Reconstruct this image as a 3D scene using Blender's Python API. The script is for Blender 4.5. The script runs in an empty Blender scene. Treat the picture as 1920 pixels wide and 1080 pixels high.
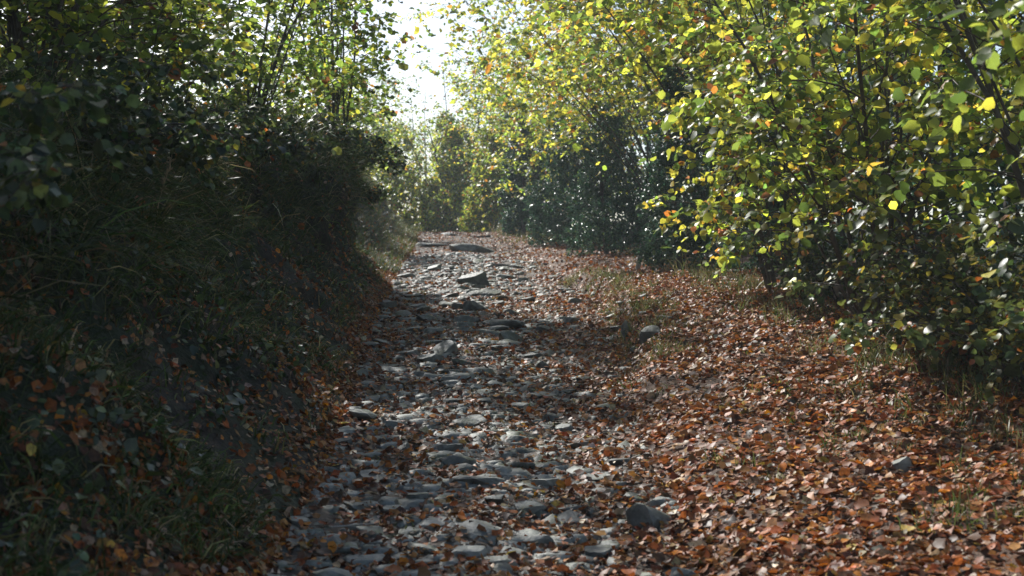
import bpy, math, random
import numpy as np
from mathutils import Vector, Matrix

# ------------------------------------------------------------------ camera, sky, sun, exposure
scene = bpy.context.scene
C = scene.collection
CAM_Z, FPX = 1.6, 2400.0

cam_d = bpy.data.cameras.new('camera')
cam = bpy.data.objects.new('camera', cam_d); C.objects.link(cam)
cam.location = (0, 0, CAM_Z); cam.rotation_euler = (math.radians(90), 0, 0)
cam_d.sensor_width = 36.0; cam_d.lens = 45.0
cam_d.clip_start = 0.1; cam_d.clip_end = 3000
cam_d.dof.use_dof = True; cam_d.dof.focus_distance = 12.0; cam_d.dof.aperture_fstop = 2.8
scene.camera = cam

SUN_AZ, SUN_EL = -30.0, 40.0          # degrees, azimuth clockwise from +Y
w = bpy.data.worlds.new('World'); scene.world = w; w.use_nodes = True
wn = w.node_tree.nodes; wl = w.node_tree.links
sky = wn.new('ShaderNodeTexSky'); sky.sky_type = 'NISHITA'; sky.sun_disc = False
sky.sun_elevation = math.radians(SUN_EL); sky.sun_rotation = math.radians(SUN_AZ)
sky.air_density = 1.0; sky.dust_density = 1.6; sky.ozone_density = 1.0
wn['Background'].inputs['Strength'].default_value = 0.12
wl.new(sky.outputs[0], wn['Background'].inputs['Color'])

sun_d = bpy.data.lights.new('sun', 'SUN'); sun_d.energy = 5.0; sun_d.angle = math.radians(0.6)
sun_d.color = (1.0, 0.985, 0.94)
sun = bpy.data.objects.new('sun', sun_d); C.objects.link(sun)
_a, _e = math.radians(SUN_AZ), math.radians(SUN_EL)
SUNV = Vector((math.sin(_a)*math.cos(_e), math.cos(_a)*math.cos(_e), math.sin(_e)))
sun.rotation_euler = SUNV.to_track_quat('Z', 'Y').to_euler()
sun.location = (-20, 40, 40)

vs = scene.view_settings
vs.view_transform = 'Standard'; vs.look = 'None'; vs.exposure = 0.5; vs.gamma = 1.0
cy = scene.cycles
cy.max_bounces = 4; cy.diffuse_bounces = 2; cy.glossy_bounces = 1; cy.transmission_bounces = 3
cy.volume_bounces = 0; cy.use_denoising = True; cy.sample_clamp_indirect = 4.0
cy.use_adaptive_sampling = True; cy.adaptive_threshold = 0.02

rng = np.random.default_rng(7)
random.seed(7)

# ------------------------------------------------------------------ helpers
def tag(o, label=None, cat=None, group=None, kind=None):
    if label: o['label'] = label
    if cat: o['category'] = cat
    if group: o['group'] = group
    if kind: o['kind'] = kind
    return o

def empty(name, loc):
    o = bpy.data.objects.new(name, None); C.objects.link(o); o.location = loc
    o.empty_display_size = 0.2
    return o

def norm(v):
    v = np.asarray(v, float)
    return v/np.maximum(np.linalg.norm(v, axis=-1, keepdims=True), 1e-9)

def mesh_np(name, verts, tris=None, quads=None, col=None, smooth=False):
    """mesh from numpy arrays; col = per vertex rgb"""
    me = bpy.data.meshes.new(name)
    verts = np.asarray(verts, np.float32)
    me.vertices.add(len(verts)); me.vertices.foreach_set('co', verts.ravel())
    loops = []; starts = []; tot = 0
    for f, k in ((tris, 3), (quads, 4)):
        if f is not None and len(f):
            f = np.asarray(f, np.int32)
            loops.append(f.ravel()); starts.append(tot + np.arange(len(f), dtype=np.int32)*k); tot += f.size
    loops = np.concatenate(loops); starts = np.concatenate(starts)
    me.loops.add(len(loops)); me.loops.foreach_set('vertex_index', loops)
    me.polygons.add(len(starts)); me.polygons.foreach_set('loop_start', starts)
    me.update(calc_edges=True)
    if smooth:
        me.polygons.foreach_set('use_smooth', np.ones(len(starts), bool))
    if col is not None:
        a = me.color_attributes.new('tint', 'FLOAT_COLOR', 'POINT')
        c4 = np.ones((len(verts), 4), np.float32); c4[:, :3] = col
        a.data.foreach_set('color', c4.ravel())
    return me

def add(name, me, mat, parent=None, loc=None):
    o = bpy.data.objects.new(name, me); C.objects.link(o)
    if mat and not me.materials: me.materials.append(mat)
    if parent: o.parent = parent
    if loc is not None: o.location = loc
    return o

def hash2(ix, iy, s):
    h = np.sin(ix*127.1 + iy*311.7 + s*74.7)*43758.5453
    return h - np.floor(h)

def vnoise(x, y, s=0):
    ix, iy = np.floor(x), np.floor(y); fx, fy = x-ix, y-iy
    fx = fx*fx*(3-2*fx); fy = fy*fy*(3-2*fy)
    a = hash2(ix, iy, s); b = hash2(ix+1, iy, s); c = hash2(ix, iy+1, s); d = hash2(ix+1, iy+1, s)
    return (a*(1-fx)+b*fx)*(1-fy) + (c*(1-fx)+d*fx)*fy

def fbm(x, y, s=0, o=3):
    r = 0; a = 0.5
    for i in range(o):
        r = r + a*(vnoise(x, y, s+i)-0.5); x = x*2.03+3.1; y = y*2.03+1.7; a *= 0.5
    return r

def sst(a, b, x):
    t = np.clip((x-a)/(b-a), 0, 1); return t*t*(3-2*t)

# ------------------------------------------------------------------ materials
def new_mat(name):
    m = bpy.data.materials.new(name); m.use_nodes = True
    nt = m.node_tree; nt.nodes.clear()
    return m, nt.nodes, nt.links

def leaf_mat(name, rough=0.4, trans=0.45, tboost=1.6, spec=0.5, blotch=0.35):
    m, n, l = new_mat(name)
    out = n.new('ShaderNodeOutputMaterial'); mix = n.new('ShaderNodeMixShader')
    p = n.new('ShaderNodeBsdfPrincipled'); t = n.new('ShaderNodeBsdfTranslucent')
    at = n.new('ShaderNodeAttribute'); at.attribute_name = 'tint'
    tc = n.new('ShaderNodeTexCoord'); nz = n.new('ShaderNodeTexNoise'); nz.inputs['Scale'].default_value = 42.0
    nz.inputs['Detail'].default_value = 3.0
    l.new(tc.outputs['Object'], nz.inputs['Vector'])
    mr = n.new('ShaderNodeMapRange'); mr.inputs['From Min'].default_value = 0.3; mr.inputs['From Max'].default_value = 0.7
    mr.inputs['To Min'].default_value = 1-blotch; mr.inputs['To Max'].default_value = 1+blotch*0.6
    l.new(nz.outputs['Fac'], mr.inputs['Value'])
    sc = n.new('ShaderNodeVectorMath'); sc.operation = 'SCALE'
    l.new(at.outputs['Color'], sc.inputs[0]); l.new(mr.outputs[0], sc.inputs['Scale'])
    l.new(sc.outputs[0], p.inputs['Base Color'])
    sc2 = n.new('ShaderNodeVectorMath'); sc2.operation = 'SCALE'; sc2.inputs['Scale'].default_value = tboost
    l.new(sc.outputs[0], sc2.inputs[0]); l.new(sc2.outputs[0], t.inputs['Color'])
    p.inputs['Roughness'].default_value = rough; p.inputs['Specular IOR Level'].default_value = spec
    mix.inputs[0].default_value = trans
    l.new(p.outputs[0], mix.inputs[1]); l.new(t.outputs[0], mix.inputs[2]); l.new(mix.outputs[0], out.inputs[0])
    return m

def ramp_noise(n, l, vec, scale, stops, detail=5.0, rough=0.6):
    nz = n.new('ShaderNodeTexNoise'); nz.inputs['Scale'].default_value = scale
    nz.inputs['Detail'].default_value = detail; nz.inputs['Roughness'].default_value = rough
    l.new(vec, nz.inputs['Vector'])
    r = n.new('ShaderNodeValToRGB'); l.new(nz.outputs['Fac'], r.inputs[0])
    el = r.color_ramp.elements
    while len(el) < len(stops): el.new(0.5)
    for e, (p, c) in zip(el, stops): e.position = p; e.color = (*c, 1)
    return nz, r

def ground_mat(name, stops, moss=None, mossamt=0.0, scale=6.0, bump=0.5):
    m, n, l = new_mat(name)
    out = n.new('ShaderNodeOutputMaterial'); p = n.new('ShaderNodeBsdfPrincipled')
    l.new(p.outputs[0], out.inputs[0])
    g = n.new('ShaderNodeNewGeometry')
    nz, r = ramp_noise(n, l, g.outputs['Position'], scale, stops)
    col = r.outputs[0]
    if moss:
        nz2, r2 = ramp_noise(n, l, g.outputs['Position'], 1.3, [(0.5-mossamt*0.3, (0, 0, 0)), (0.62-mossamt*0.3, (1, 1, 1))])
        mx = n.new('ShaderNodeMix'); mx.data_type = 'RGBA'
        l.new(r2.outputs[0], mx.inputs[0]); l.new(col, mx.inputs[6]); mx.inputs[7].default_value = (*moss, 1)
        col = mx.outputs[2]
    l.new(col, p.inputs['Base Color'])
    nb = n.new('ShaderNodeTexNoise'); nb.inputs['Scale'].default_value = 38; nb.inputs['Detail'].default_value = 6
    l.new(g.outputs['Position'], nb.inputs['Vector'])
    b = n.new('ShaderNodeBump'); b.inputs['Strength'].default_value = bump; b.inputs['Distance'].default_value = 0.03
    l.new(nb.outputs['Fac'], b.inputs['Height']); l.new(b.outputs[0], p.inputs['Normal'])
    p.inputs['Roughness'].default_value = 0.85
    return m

def stone_mat(name):
    m, n, l = new_mat(name)
    out = n.new('ShaderNodeOutputMaterial'); p = n.new('ShaderNodeBsdfPrincipled')
    l.new(p.outputs[0], out.inputs[0])
    g = n.new('ShaderNodeNewGeometry'); oi = n.new('ShaderNodeObjectInfo')
    nz, r = ramp_noise(n, l, g.outputs['Position'], 9.0,
        [(0.28, (0.06, 0.062, 0.057)), (0.5, (0.15, 0.155, 0.14)), (0.62, (0.22, 0.222, 0.20)), (0.78, (0.33, 0.32, 0.285))], 8, 0.65)
    hs = n.new('ShaderNodeHueSaturation')
    mr = n.new('ShaderNodeMapRange'); mr.inputs['To Min'].default_value = 0.6; mr.inputs['To Max'].default_value = 1.3
    l.new(oi.outputs['Random'], mr.inputs['Value']); l.new(mr.outputs[0], hs.inputs['Value']); l.new(r.outputs[0], hs.inputs['Color'])
    # moss and lichen in patches on the upper faces
    nz2, r2 = ramp_noise(n, l, g.outputs['Position'], 3.2, [(0.52, (0, 0, 0)), (0.66, (1, 1, 1))], 6, 0.7)
    sx = n.new('ShaderNodeSeparateXYZ'); l.new(g.outputs['Normal'], sx.inputs[0])
    mu = n.new('ShaderNodeMath'); mu.operation = 'MULTIPLY'; mu.use_clamp = True
    l.new(r2.outputs[0], mu.inputs[0]); l.new(sx.outputs['Z'], mu.inputs[1])
    mx = n.new('ShaderNodeMix'); mx.data_type = 'RGBA'
    l.new(mu.outputs[0], mx.inputs[0]); l.new(hs.outputs[0], mx.inputs[6]); mx.inputs[7].default_value = (0.07, 0.085, 0.035, 1)
    l.new(mx.outputs[2], p.inputs['Base Color'])
    nb = n.new('ShaderNodeTexNoise'); nb.inputs['Scale'].default_value = 26; nb.inputs['Detail'].default_value = 8
    l.new(g.outputs['Position'], nb.inputs['Vector'])
    b = n.new('ShaderNodeBump'); b.inputs['Strength'].default_value = 0.55; b.inputs['Distance'].default_value = 0.02
    l.new(nb.outputs['Fac'], b.inputs['Height']); l.new(b.outputs[0], p.inputs['Normal'])
    p.inputs['Roughness'].default_value = 0.6; p.inputs['Specular IOR Level'].default_value = 0.35
    return m

def bark_mat(name, c0, c1, scale=14):
    m, n, l = new_mat(name)
    out = n.new('ShaderNodeOutputMaterial'); p = n.new('ShaderNodeBsdfPrincipled'); l.new(p.outputs[0], out.inputs[0])
    tc = n.new('ShaderNodeTexCoord'); mp = n.new('ShaderNodeMapping'); mp.inputs['Scale'].default_value = (1, 1, 0.25)
    l.new(tc.outputs['Object'], mp.inputs[0])
    nz, r = ramp_noise(n, l, mp.outputs[0], scale, [(0.35, c0), (0.65, c1)])
    l.new(r.outputs[0], p.inputs['Base Color'])
    b = n.new('ShaderNodeBump'); b.inputs['Strength'].default_value = 0.6; b.inputs['Distance'].default_value = 0.01
    l.new(nz.outputs['Fac'], b.inputs['Height']); l.new(b.outputs[0], p.inputs['Normal'])
    p.inputs['Roughness'].default_value = 0.75
    return m

M_LEAF = leaf_mat('hazel leaf', 0.42, 0.55, 2.1, 0.45)
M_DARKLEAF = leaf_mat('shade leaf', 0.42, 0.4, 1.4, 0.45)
M_HOLLY = leaf_mat('glossy evergreen leaf', 0.34, 0.28, 1.4, 0.6)
M_LITTER = leaf_mat('fallen leaf', 0.5, 0.22, 1.3, 0.27, 0.5)
M_GRASS = leaf_mat('grass blade', 0.45, 0.4, 1.3, 0.4, 0.2)
M_LANE = ground_mat('lane soil', [(0.3, (0.035, 0.026, 0.020)), (0.5, (0.075, 0.055, 0.04)), (0.7, (0.13, 0.105, 0.08))])
M_VERGE = ground_mat('verge soil', [(0.3, (0.04, 0.022, 0.013)), (0.5, (0.085, 0.042, 0.022)), (0.7, (0.14, 0.07, 0.035))])
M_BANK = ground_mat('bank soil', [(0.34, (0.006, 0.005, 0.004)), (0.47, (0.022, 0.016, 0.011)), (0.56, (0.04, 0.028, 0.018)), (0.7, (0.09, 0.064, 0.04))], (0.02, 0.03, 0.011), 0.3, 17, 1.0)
M_FIELD = ground_mat('field soil', [(0.3, (0.03, 0.03, 0.012)), (0.5, (0.05, 0.055, 0.02)), (0.7, (0.08, 0.075, 0.03))])
M_STONE = stone_mat('lane stone')
M_BARK = bark_mat('hazel bark', (0.045, 0.038, 0.03), (0.12, 0.10, 0.08))
M_TWIG = bark_mat('twig bark', (0.04, 0.03, 0.022), (0.09, 0.065, 0.045))
M_STRAW = bark_mat('dry stalk', (0.28, 0.22, 0.12), (0.45, 0.36, 0.22))
M_STAKE = bark_mat('weathered wood', (0.17, 0.15, 0.13), (0.36, 0.33, 0.29), 22)

# ------------------------------------------------------------------ lie of the land
_Yk = np.arange(-15, 900, 0.25)
_sl = np.interp(_Yk, [-15, 3, 6, 44, 56, 70, 900], [0.0, 0.0, 0.085, 0.085, 0.0, -0.02, 0.0])
_zk = np.cumsum(_sl)*0.25; _zk -= np.interp(0, _Yk, _zk)
def zp(Y): return np.interp(Y, _Yk, _zk)
def smooth_tab(ys, vals):
    yy = np.arange(-15, 120, 0.25); v = np.interp(yy, ys, vals)
    k = np.ones(13)/13; v2 = np.convolve(np.pad(v, 6, mode='edge'), k, 'valid')
    return lambda Y: np.interp(Y, yy, v2)
xl0 = smooth_tab([-15, 5, 7, 10, 15, 20, 25, 35, 50, 60, 75, 90, 120], [-1.15, -1.15, -1.2, -1.38, -1.78, -2.0, -2.3, -2.7, -3.6, -5.2, -9.5, -15, -26])
xr0 = smooth_tab([-15, 5, 7, 10, 15, 20, 30, 40, 50, 60, 75, 90, 120], [0.9, 0.85, 0.85, 1.0, 1.3, 1.28, 0.6, -0.1, -0.6, -2.0, -6, -11.5, -22])
xv0 = smooth_tab([-15, 5, 7, 9, 12, 15.5, 23, 31, 38, 46, 55, 65, 75, 90, 120], [3.6, 3.5, 3.45, 3.5, 3.2, 2.84, 3.1, 3.0, 1.8, 0.9, 0.2, -1.5, -4, -9.5, -20])
vlift = smooth_tab([-15, 9, 12, 16, 23, 31, 46, 120], [0.34, 0.36, 0.40, 0.40, 0.33, 0.18, 0.08, 0.05])
vstep = smooth_tab([-15, 8, 12, 14, 20, 24, 32, 120], [0.03, 0.04, 0.10, 0.30, 0.30, 0.14, 0.05, 0.02])
def xl(Y): return xl0(Y) + 0.28*fbm(Y*0.55, Y*0+3.3, 11, 3)
def xr(Y): return xr0(Y) + 0.40*fbm(Y*0.6, Y*0+7.7, 12, 3)
def xv(Y): return xv0(Y)
VERGE_PAST = 2.6
def rough(x, Y):
    return 0.10*fbm(x*0.9+5, Y*0.9, 1, 3) + 0.045*fbm(x*4.1, Y*4.1, 2, 3)

def S_lane(t, Y):
    a, b = xl(Y), xr(Y); x = a + (b-a)*t
    z = zp(Y) + 0.05*(2*t-1)**2 + rough(x, Y) - 0.03*np.sin(t*9.0+1)*np.sin(t*math.pi)
    return x, Y, z
def S_verge(t, Y):
    a = xr(Y); b = xv(Y)+VERGE_PAST; x = a + (b-a)*t
    tt = (x-a)/np.maximum(xv(Y)-a, 0.3)
    st = vstep(Y)*sst(0.0, 0.16, tt)
    z = zp(Y) + 0.05 + st + (vlift(Y)-vstep(Y)*0.5)*np.clip(tt, 0, 1.6) + rough(x, Y)
    return x, Y, z
_P = np.linspace(0, 1, 11)
NEAR_O = np.array([0, .26, .58, .92, 1.20, 1.42, 1.58, 1.70, 1.95, 2.5, 3.6])
NEAR_H = np.array([0, .18, .45, .76, 1.08, 1.40, 1.72, 2.02, 2.28, 2.48, 2.6])
BUL_O = np.array([0, .22, .46, .62, .68, .60, .50, .52, .78, 1.4, 2.7])
BUL_H = np.array([0, .16, .40, .74, 1.10, 1.42, 1.75, 2.12, 2.45, 2.68, 2.85])
FAR_O = np.array([0, .40, .75, 1.05, 1.30, 1.52, 1.75, 2.05, 2.5, 3.2, 4.4])
FAR_H = np.array([0, .10, .28, .60, 1.00, 1.45, 1.85, 2.15, 2.35, 2.5, 2.6])
def S_bank(s, Y):
    o1, h1 = np.interp(s, _P, NEAR_O), np.interp(s, _P, NEAR_H)
    o2, h2 = np.interp(s, _P, BUL_O), np.interp(s, _P, BUL_H)
    o3, h3 = np.interp(s, _P, FAR_O), np.interp(s, _P, FAR_H)
    a = sst(11, 20.5, Y); b = sst(21.8, 26.5, Y)
    o = (o1*(1-a)+o2*a)*(1-b)+o3*b; h = (h1*(1-a)+h2*a)*(1-b)+h3*b
    x0 = xl(Y); e = sst(0, 0.25, s)
    zz = zp(Y)+0.05+rough(x0-o*0.3, Y)*(1-e) + rough(x0, Y)*0 + h
    zz = zz + (rough(x0, Y)-rough(x0-o*0.3, Y))*(1-e)
    d = e*((0.70-.3*b)*fbm(Y*0.8, h*1.3, 21, 3) + 0.42*fbm(Y*2.6, h*2.9, 22, 3) + .12*fbm(Y*8, h*8, 24, 2))
    return x0 - o + d*(1-0.5*sst(.75, 1, s)), Y + 0*s, zz + e*0.12*fbm(Y*1.7, s*9, 23, 3)
def S_top(t, Y):
    x1, _, z1 = S_bank(np.ones_like(Y), Y)
    x = x1 - (t**3)*300
    return x, Y, z1 + 0.35*fbm(x*0.2, Y*0.2, 31, 3)*np.minimum(t*3, 1) - 0.01*(x1-x)
def S_field(t, Y):
    x1, _, z1 = S_verge(np.ones_like(Y), Y)
    x = x1 + (t**3)*300
    return x, Y, z1 + 0.35*fbm(x*0.2, Y*0.2, 32, 3)*np.minimum(t*3, 1)

YS = np.concatenate([np.arange(-14, 3.5, 0.5), np.arange(3.5, 26.5, 0.11), np.arange(26.5, 60, 0.3), np.arange(60, 100, 1.5),
                     [105, 115, 130, 160, 220, 320, 500, 880]])
def strip(name, fn, ts, mat):
    T, Y = np.meshgrid(ts, YS)
    x, y, z = fn(T, Y)
    v = np.stack([x, y+0*x, z], -1).reshape(-1, 3)
    nr, nc = T.shape
    i = (np.arange(nr-1)[:, None]*nc + np.arange(nc-1)[None]).ravel()
    q = np.stack([i, i+1, i+1+nc, i+nc], -1)
    if x[10, 0] > x[10, -1]: q = q[:, ::-1]
    o = add(name, mesh_np(name, v, quads=q, smooth=True), mat)
    o['kind'] = 'structure'
    return o
lane = strip('lane', S_lane, np.linspace(0, 1, 34), M_LANE)
verge = strip('verge', S_verge, np.linspace(0, 1, 56), M_VERGE)
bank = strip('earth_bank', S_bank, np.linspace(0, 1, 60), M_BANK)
strip('meadow_ground', S_top, np.linspace(0, 1, 14), M_FIELD)
strip('field_ground', S_field, np.linspace(0, 1, 14), M_FIELD)
lane['label'] = 'stony sunken lane climbing uphill between bank and hedge'
verge['label'] = 'raised verge buried in rust brown fallen leaves'
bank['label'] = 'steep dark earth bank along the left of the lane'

def ground_z(x, Y):
    x = np.asarray(x, float); Y = np.asarray(Y, float)
    a, b = xl(Y), xr(Y)
    t = (x-a)/(b-a); tv = (x-b)/(xv(Y)+VERGE_PAST-b)
    zl = S_lane(np.clip(t, 0, 1), Y)[2]; zv = S_verge(np.clip(tv, 0, 1), Y)[2]
    return np.where(t <= 1, zl, zv)
def lookup(px, py):
    """where the sight line of the photograph meets lane or verge"""
    Y = np.arange(5.5, 60, 0.02)
    X = (px-960)/FPX*Y; Z = CAM_Z + (540-py)/FPX*Y
    k = np.argmax(Z < ground_z(X, Y))
    return float(X[k]), float(Y[k]), float(ground_z(X[k], Y[k]))

def surf_points(fn, s, Y):
    """positions and normals on a parametric strip"""
    x, y, z = fn(s, Y); P = np.stack([x, y+0*x, z], -1)
    e = 0.004
    x2, y2, z2 = fn(s+e, Y); x3, y3, z3 = fn(s, Y+0.03)
    A = np.stack([x2-x, 0*x, z2-z], -1); B = np.stack([x3-x, y3-y+0*x, z3-z], -1)
    n = norm(np.cross(A, B))
    flip = np.where((n[:, 2] < -0.15), -1, 1)
    return P, n*flip[:, None]

# ------------------------------------------------------------------ leaf and tube builders
def tmpl_oval(wd=0.40, fold=0.10, droop=0.12, curl=0.0):
    """short stalk end at origin, tip at y = 1; seven points, six faces"""
    v = np.array([[0, 0, 0], [-wd*.95, .30, fold], [-wd*.9, .66, fold*.8-droop*.4], [0, 1, -droop],
                  [wd*.9, .66, fold*.8-droop*.4], [wd*.95, .30, fold], [0, .48, -0.01]])
    v[:, 2] += curl*(v[:, 0]**2)*4
    f = np.array([[6, 1, 0], [6, 2, 1], [6, 3, 2], [6, 4, 3], [6, 5, 4], [6, 0, 5]])
    return v, f
def tmpl_hazel(seed, lobed=False):
    """toothed round leaf for the ones near enough to pick apart"""
    r = np.random.default_rng(seed)
    k = 13; ang = np.linspace(-math.pi/2, 1.5*math.pi, k, endpoint=False)
    rad = 0.5*(1+0.10*np.sin(ang*6+r.uniform(0, 6)) + r.normal(0, 0.035, k))
    if lobed: rad = 0.5*(1+0.17*np.cos((ang-math.pi/2)*5) + r.normal(0, .09, k))
    x = np.cos(ang)*rad*0.88; y = 0.5+np.sin(ang)*rad
    x[0] = 0; y[0] = 0
    kt = np.argmin(abs(ang-math.pi/2)); y[kt] = 1.06; x[kt] = r.normal(0, .03)
    z = r.uniform(.05, .3)*np.abs(x) - r.uniform(0.05, .3)*(y**2) + r.normal(0, .02, k) + r.uniform(-.2, .2)*x*y
    rim = np.stack([x, y, z], -1)
    mid = np.array([[0, .3, -.02-.02], [0, .65, -.10]])
    v = np.concatenate([rim, mid])
    f = []
    for i in range(k):
        j = (i+1) % k
        c = k if (y[i]+y[j])/2 < .48 else k+1
        f.append([i, j, c])
    right = [i for i in range(k) if x[i] > 0 and abs(y[i]-.48) < .16]
    # close the seam between the two centre points
    side = [(i, (i+1) % k) for i in range(k)]
    for i, j in side:
        ci = k if (y[i]+y[(i-1) % k])/2 < .48 else k+1
        cj = k if (y[i]+y[j])/2 < .48 else k+1
        if ci != cj: f.append([i, cj, ci])
    return v, np.array(f)
def tmpl_litter(seed):
    r = np.random.default_rng(seed+100)
    lob = r.random() < 0.5
    k = 7 if lob else 5
    ang = np.linspace(-math.pi/2, 1.5*math.pi, k, endpoint=False)
    rad = np.where(np.arange(k) % 2 == 0, 0.52, 0.33 if lob else 0.47)*(1+r.normal(0, .1, k))
    x = np.cos(ang)*rad*(1.0 if lob else 0.72); y = np.sin(ang)*rad
    c = r.uniform(-.3, .9); d = r.uniform(-.5, .6)
    z = c*x*x + d*y*y + r.normal(0, .06, k) + r.uniform(-.5, .5)*x*y
    v = np.concatenate([np.stack([x, y, z], -1), [[0, 0, r.uniform(-.05, .05)]]])
    f = np.array([[i, (i+1) % k, k] for i in range(k)])
    return v, f

def leaf_mesh(name, P, D, N, size, col, tmpls, idx=None):
    """joins leaves: P stalk points, D towards the tip, N face up"""
    D = norm(D); X = norm(np.cross(D, N)); N = np.cross(X, D)
    n = len(P)
    if idx is None: idx = rng.integers(0, len(tmpls), n)
    V = []; F = []; K = []; off = 0
    for k, (tv, tf) in enumerate(tmpls):
        m = np.nonzero(idx == k)[0]
        if not len(m): continue
        s = size[m][:, None, None]
        v = P[m][:, None] + s*(tv[None, :, 0, None]*X[m][:, None] + tv[None, :, 1, None]*D[m][:, None] + tv[None, :, 2, None]*N[m][:, None])
        f = tf[None] + (np.arange(len(m))*len(tv))[:, None, None] + off
        V.append(v.reshape(-1, 3)); F.append(f.reshape(-1, 3)); off += v.shape[0]*v.shape[1]
        K.append(np.repeat(col[m], len(tv), axis=0))
    return mesh_np(name, np.concatenate(V), tris=np.concatenate(F), col=np.concatenate(K))

def tube(P, R, sides=6):
    P = np.asarray(P, float); k = len(P)
    T = norm(np.gradient(P, axis=0))
    ref = np.array([1.0, 0, 0]) if abs(T[0][0]) < 0.8 else np.array([0, 1.0, 0])
    A = norm(np.cross(T, ref)); B = np.cross(T, A)
    a = np.linspace(0, 2*math.pi, sides, endpoint=False)
    ring = np.cos(a)[None, :, None]*A[:, None] + np.sin(a)[None, :, None]*B[:, None]
    V = (P[:, None] + ring*np.asarray(R)[:, None, None]).reshape(-1, 3)
    i = (np.arange(k-1)[:, None]*sides); j = np.arange(sides)[None]; jn = (j+1) % sides
    Q = np.stack([i+j, i+jn, i+sides+jn, i+sides+j], -1).reshape(-1, 4)
    V = np.concatenate([V, P[-1:]+T[-1:]*R[-1]])
    tip = (k-1)*sides
    Tt = np.stack([tip+j[0], tip+jn[0], np.full(sides, len(V)-1)], -1)
    return V, Q, Tt
def tubes_mesh(name, lst):
    V = []; Q = []; T = []; o = 0
    for v, q, t in lst:
        V.append(v); Q.append(q+o); T.append(t+o); o += len(v)
    return mesh_np(name, np.concatenate(V), tris=np.concatenate(T), quads=np.concatenate(Q), smooth=True)

OVALS = [tmpl_oval(.40, .10, .14), tmpl_oval(.44, .05, .22), tmpl_oval(.36, .16, .05), tmpl_oval(.42, -.06, .18), tmpl_oval(.45, .12, .30)]
TINY = [(np.array([[0, 0, 0], [-w_, .5, .08], [0, 1, -.05], [w_, .5, .08]]), np.array([[0, 2, 1], [0, 3, 2]])) for w_ in (.28, .34, .24)]
SLIM = [tmpl_oval(.30, .10, .10), tmpl_oval(.26, .14, .2), tmpl_oval(.33, .04, .0)]
LITS = [tmpl_litter(i) for i in range(10)]
LEAF_SHAPES = [tmpl_hazel(i) for i in range(6)]
LITTER_SHAPES = [tmpl_hazel(40+i, True) for i in range(4)] + [tmpl_hazel(60+i) for i in range(3)]

def palette(n, cols, wts, jit=0.22, r=rng):
    cols = np.array(cols); wts = np.array(wts, float)/np.sum(wts)
    k = r.choice(len(cols), n, p=wts)
    return np.clip(cols[k]*np.exp(r.normal(0, jit, (n, 1)))*np.exp(r.normal(0, .08, (n, 3))), 0.004, 0.8)

_variant_cache = {}
def leaf_variants(key, shapes, cols, mat):
    """shared meshes, one for each shape and colour"""
    if key not in _variant_cache:
        L = []
        for c in cols:
            row = []
            for v, f in shapes:
                me = mesh_np('leaf', v, tris=f, col=np.tile(np.array(c), (len(v), 1)), smooth=False)
                me.materials.append(mat); row.append(me)
            L.append(row)
        _variant_cache[key] = (np.array(cols), L)
    return _variant_cache[key]

def frame_matrix(p, d, n, s):
    d = norm(d); x = norm(np.cross(d, n)); n = np.cross(x, d)
    return Matrix(((x[0]*s, d[0]*s, n[0]*s, p[0]), (x[1]*s, d[1]*s, n[1]*s, p[1]), (x[2]*s, d[2]*s, n[2]*s, p[2]), (0, 0, 0, 1)))

def pick_largest(P, size, n, cell=14.0):
    """the leaves that show largest from the lane: in view, nothing of the same plant before them"""
    Y = np.maximum(P[:, 1], 0.3)
    u = 960 + FPX*P[:, 0]/Y; v = 540 - FPX*(P[:, 2]-CAM_Z)/Y
    ok = (u > -20) & (u < 1940) & (v > -20) & (v < 1100) & (P[:, 1] > 1.0)
    idx = np.nonzero(ok)[0]
    order = idx[np.argsort(Y[idx])]
    cells = (u[order]//cell).astype(int)*1000 + (v[order]//cell).astype(int)
    _, first = np.unique(cells, return_index=True)
    cand = order[first]
    return cand[np.argsort(-(size[cand]/Y[cand]))][:n]

def place_leaves(parent, base, P, D, N, size, key, shapes, cols, mat, name='leaf'):
    cc, L = leaf_variants(key, shapes, cols, mat)
    for p, d, n_, s in zip(P, D, N, size):
        me = L[random.randrange(len(L))][random.randrange(len(shapes))]
        o = bpy.data.objects.new(name, me); C.objects.link(o); o.parent = parent
        o.matrix_basis = frame_matrix(p-base, d, n_, s)

# ------------------------------------------------------------------ stones of the lane
def stone_mesh(seed, slab=False):
    import bmesh
    r = np.random.default_rng(seed+500)
    bm = bmesh.new(); bmesh.ops.create_icosphere(bm, subdivisions=3, radius=1.0)
    co = np.array([v.co[:] for v in bm.verts])
    for _ in range(16):                      # broken faces
        n = norm(r.normal(0, 1, 3)*np.array([1, 1, .8])); h = r.uniform(.45, .80)
        d = co@n; co -= np.outer(np.maximum(d-h, 0), n)*0.97
    if slab:
        co[:, 2] = np.clip(co[:, 2], -1, r.uniform(.3, .5) + .15*co[:, 0]*r.uniform(-1, 1))
    co *= 1 + 0.10*fbm(co[:, 0]*1.7+seed, co[:, 1]*1.7+co[:, 2]*1.3, seed, 3)[:, None]
    co += 0.05*np.stack([fbm(co[:, 1]*4+seed, co[:, 2]*4, 3, 2), fbm(co[:, 0]*4+seed, co[:, 2]*4, 4, 2), fbm(co[:, 0]*4+seed, co[:, 1]*4, 5, 2)], -1)
    for v, c in zip(bm.verts, co): v.co = c
    me = bpy.data.meshes.new('stone'); bm.to_mesh(me); bm.free()
    me.polygons.foreach_set('use_smooth', np.ones(len(me.polygons), bool))
    me.set_sharp_from_angle(angle=math.radians(28))
    me.materials.append(M_STONE)
    return me
STONES = [stone_mesh(i, i % 2 == 0) for i in range(14)]

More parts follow.
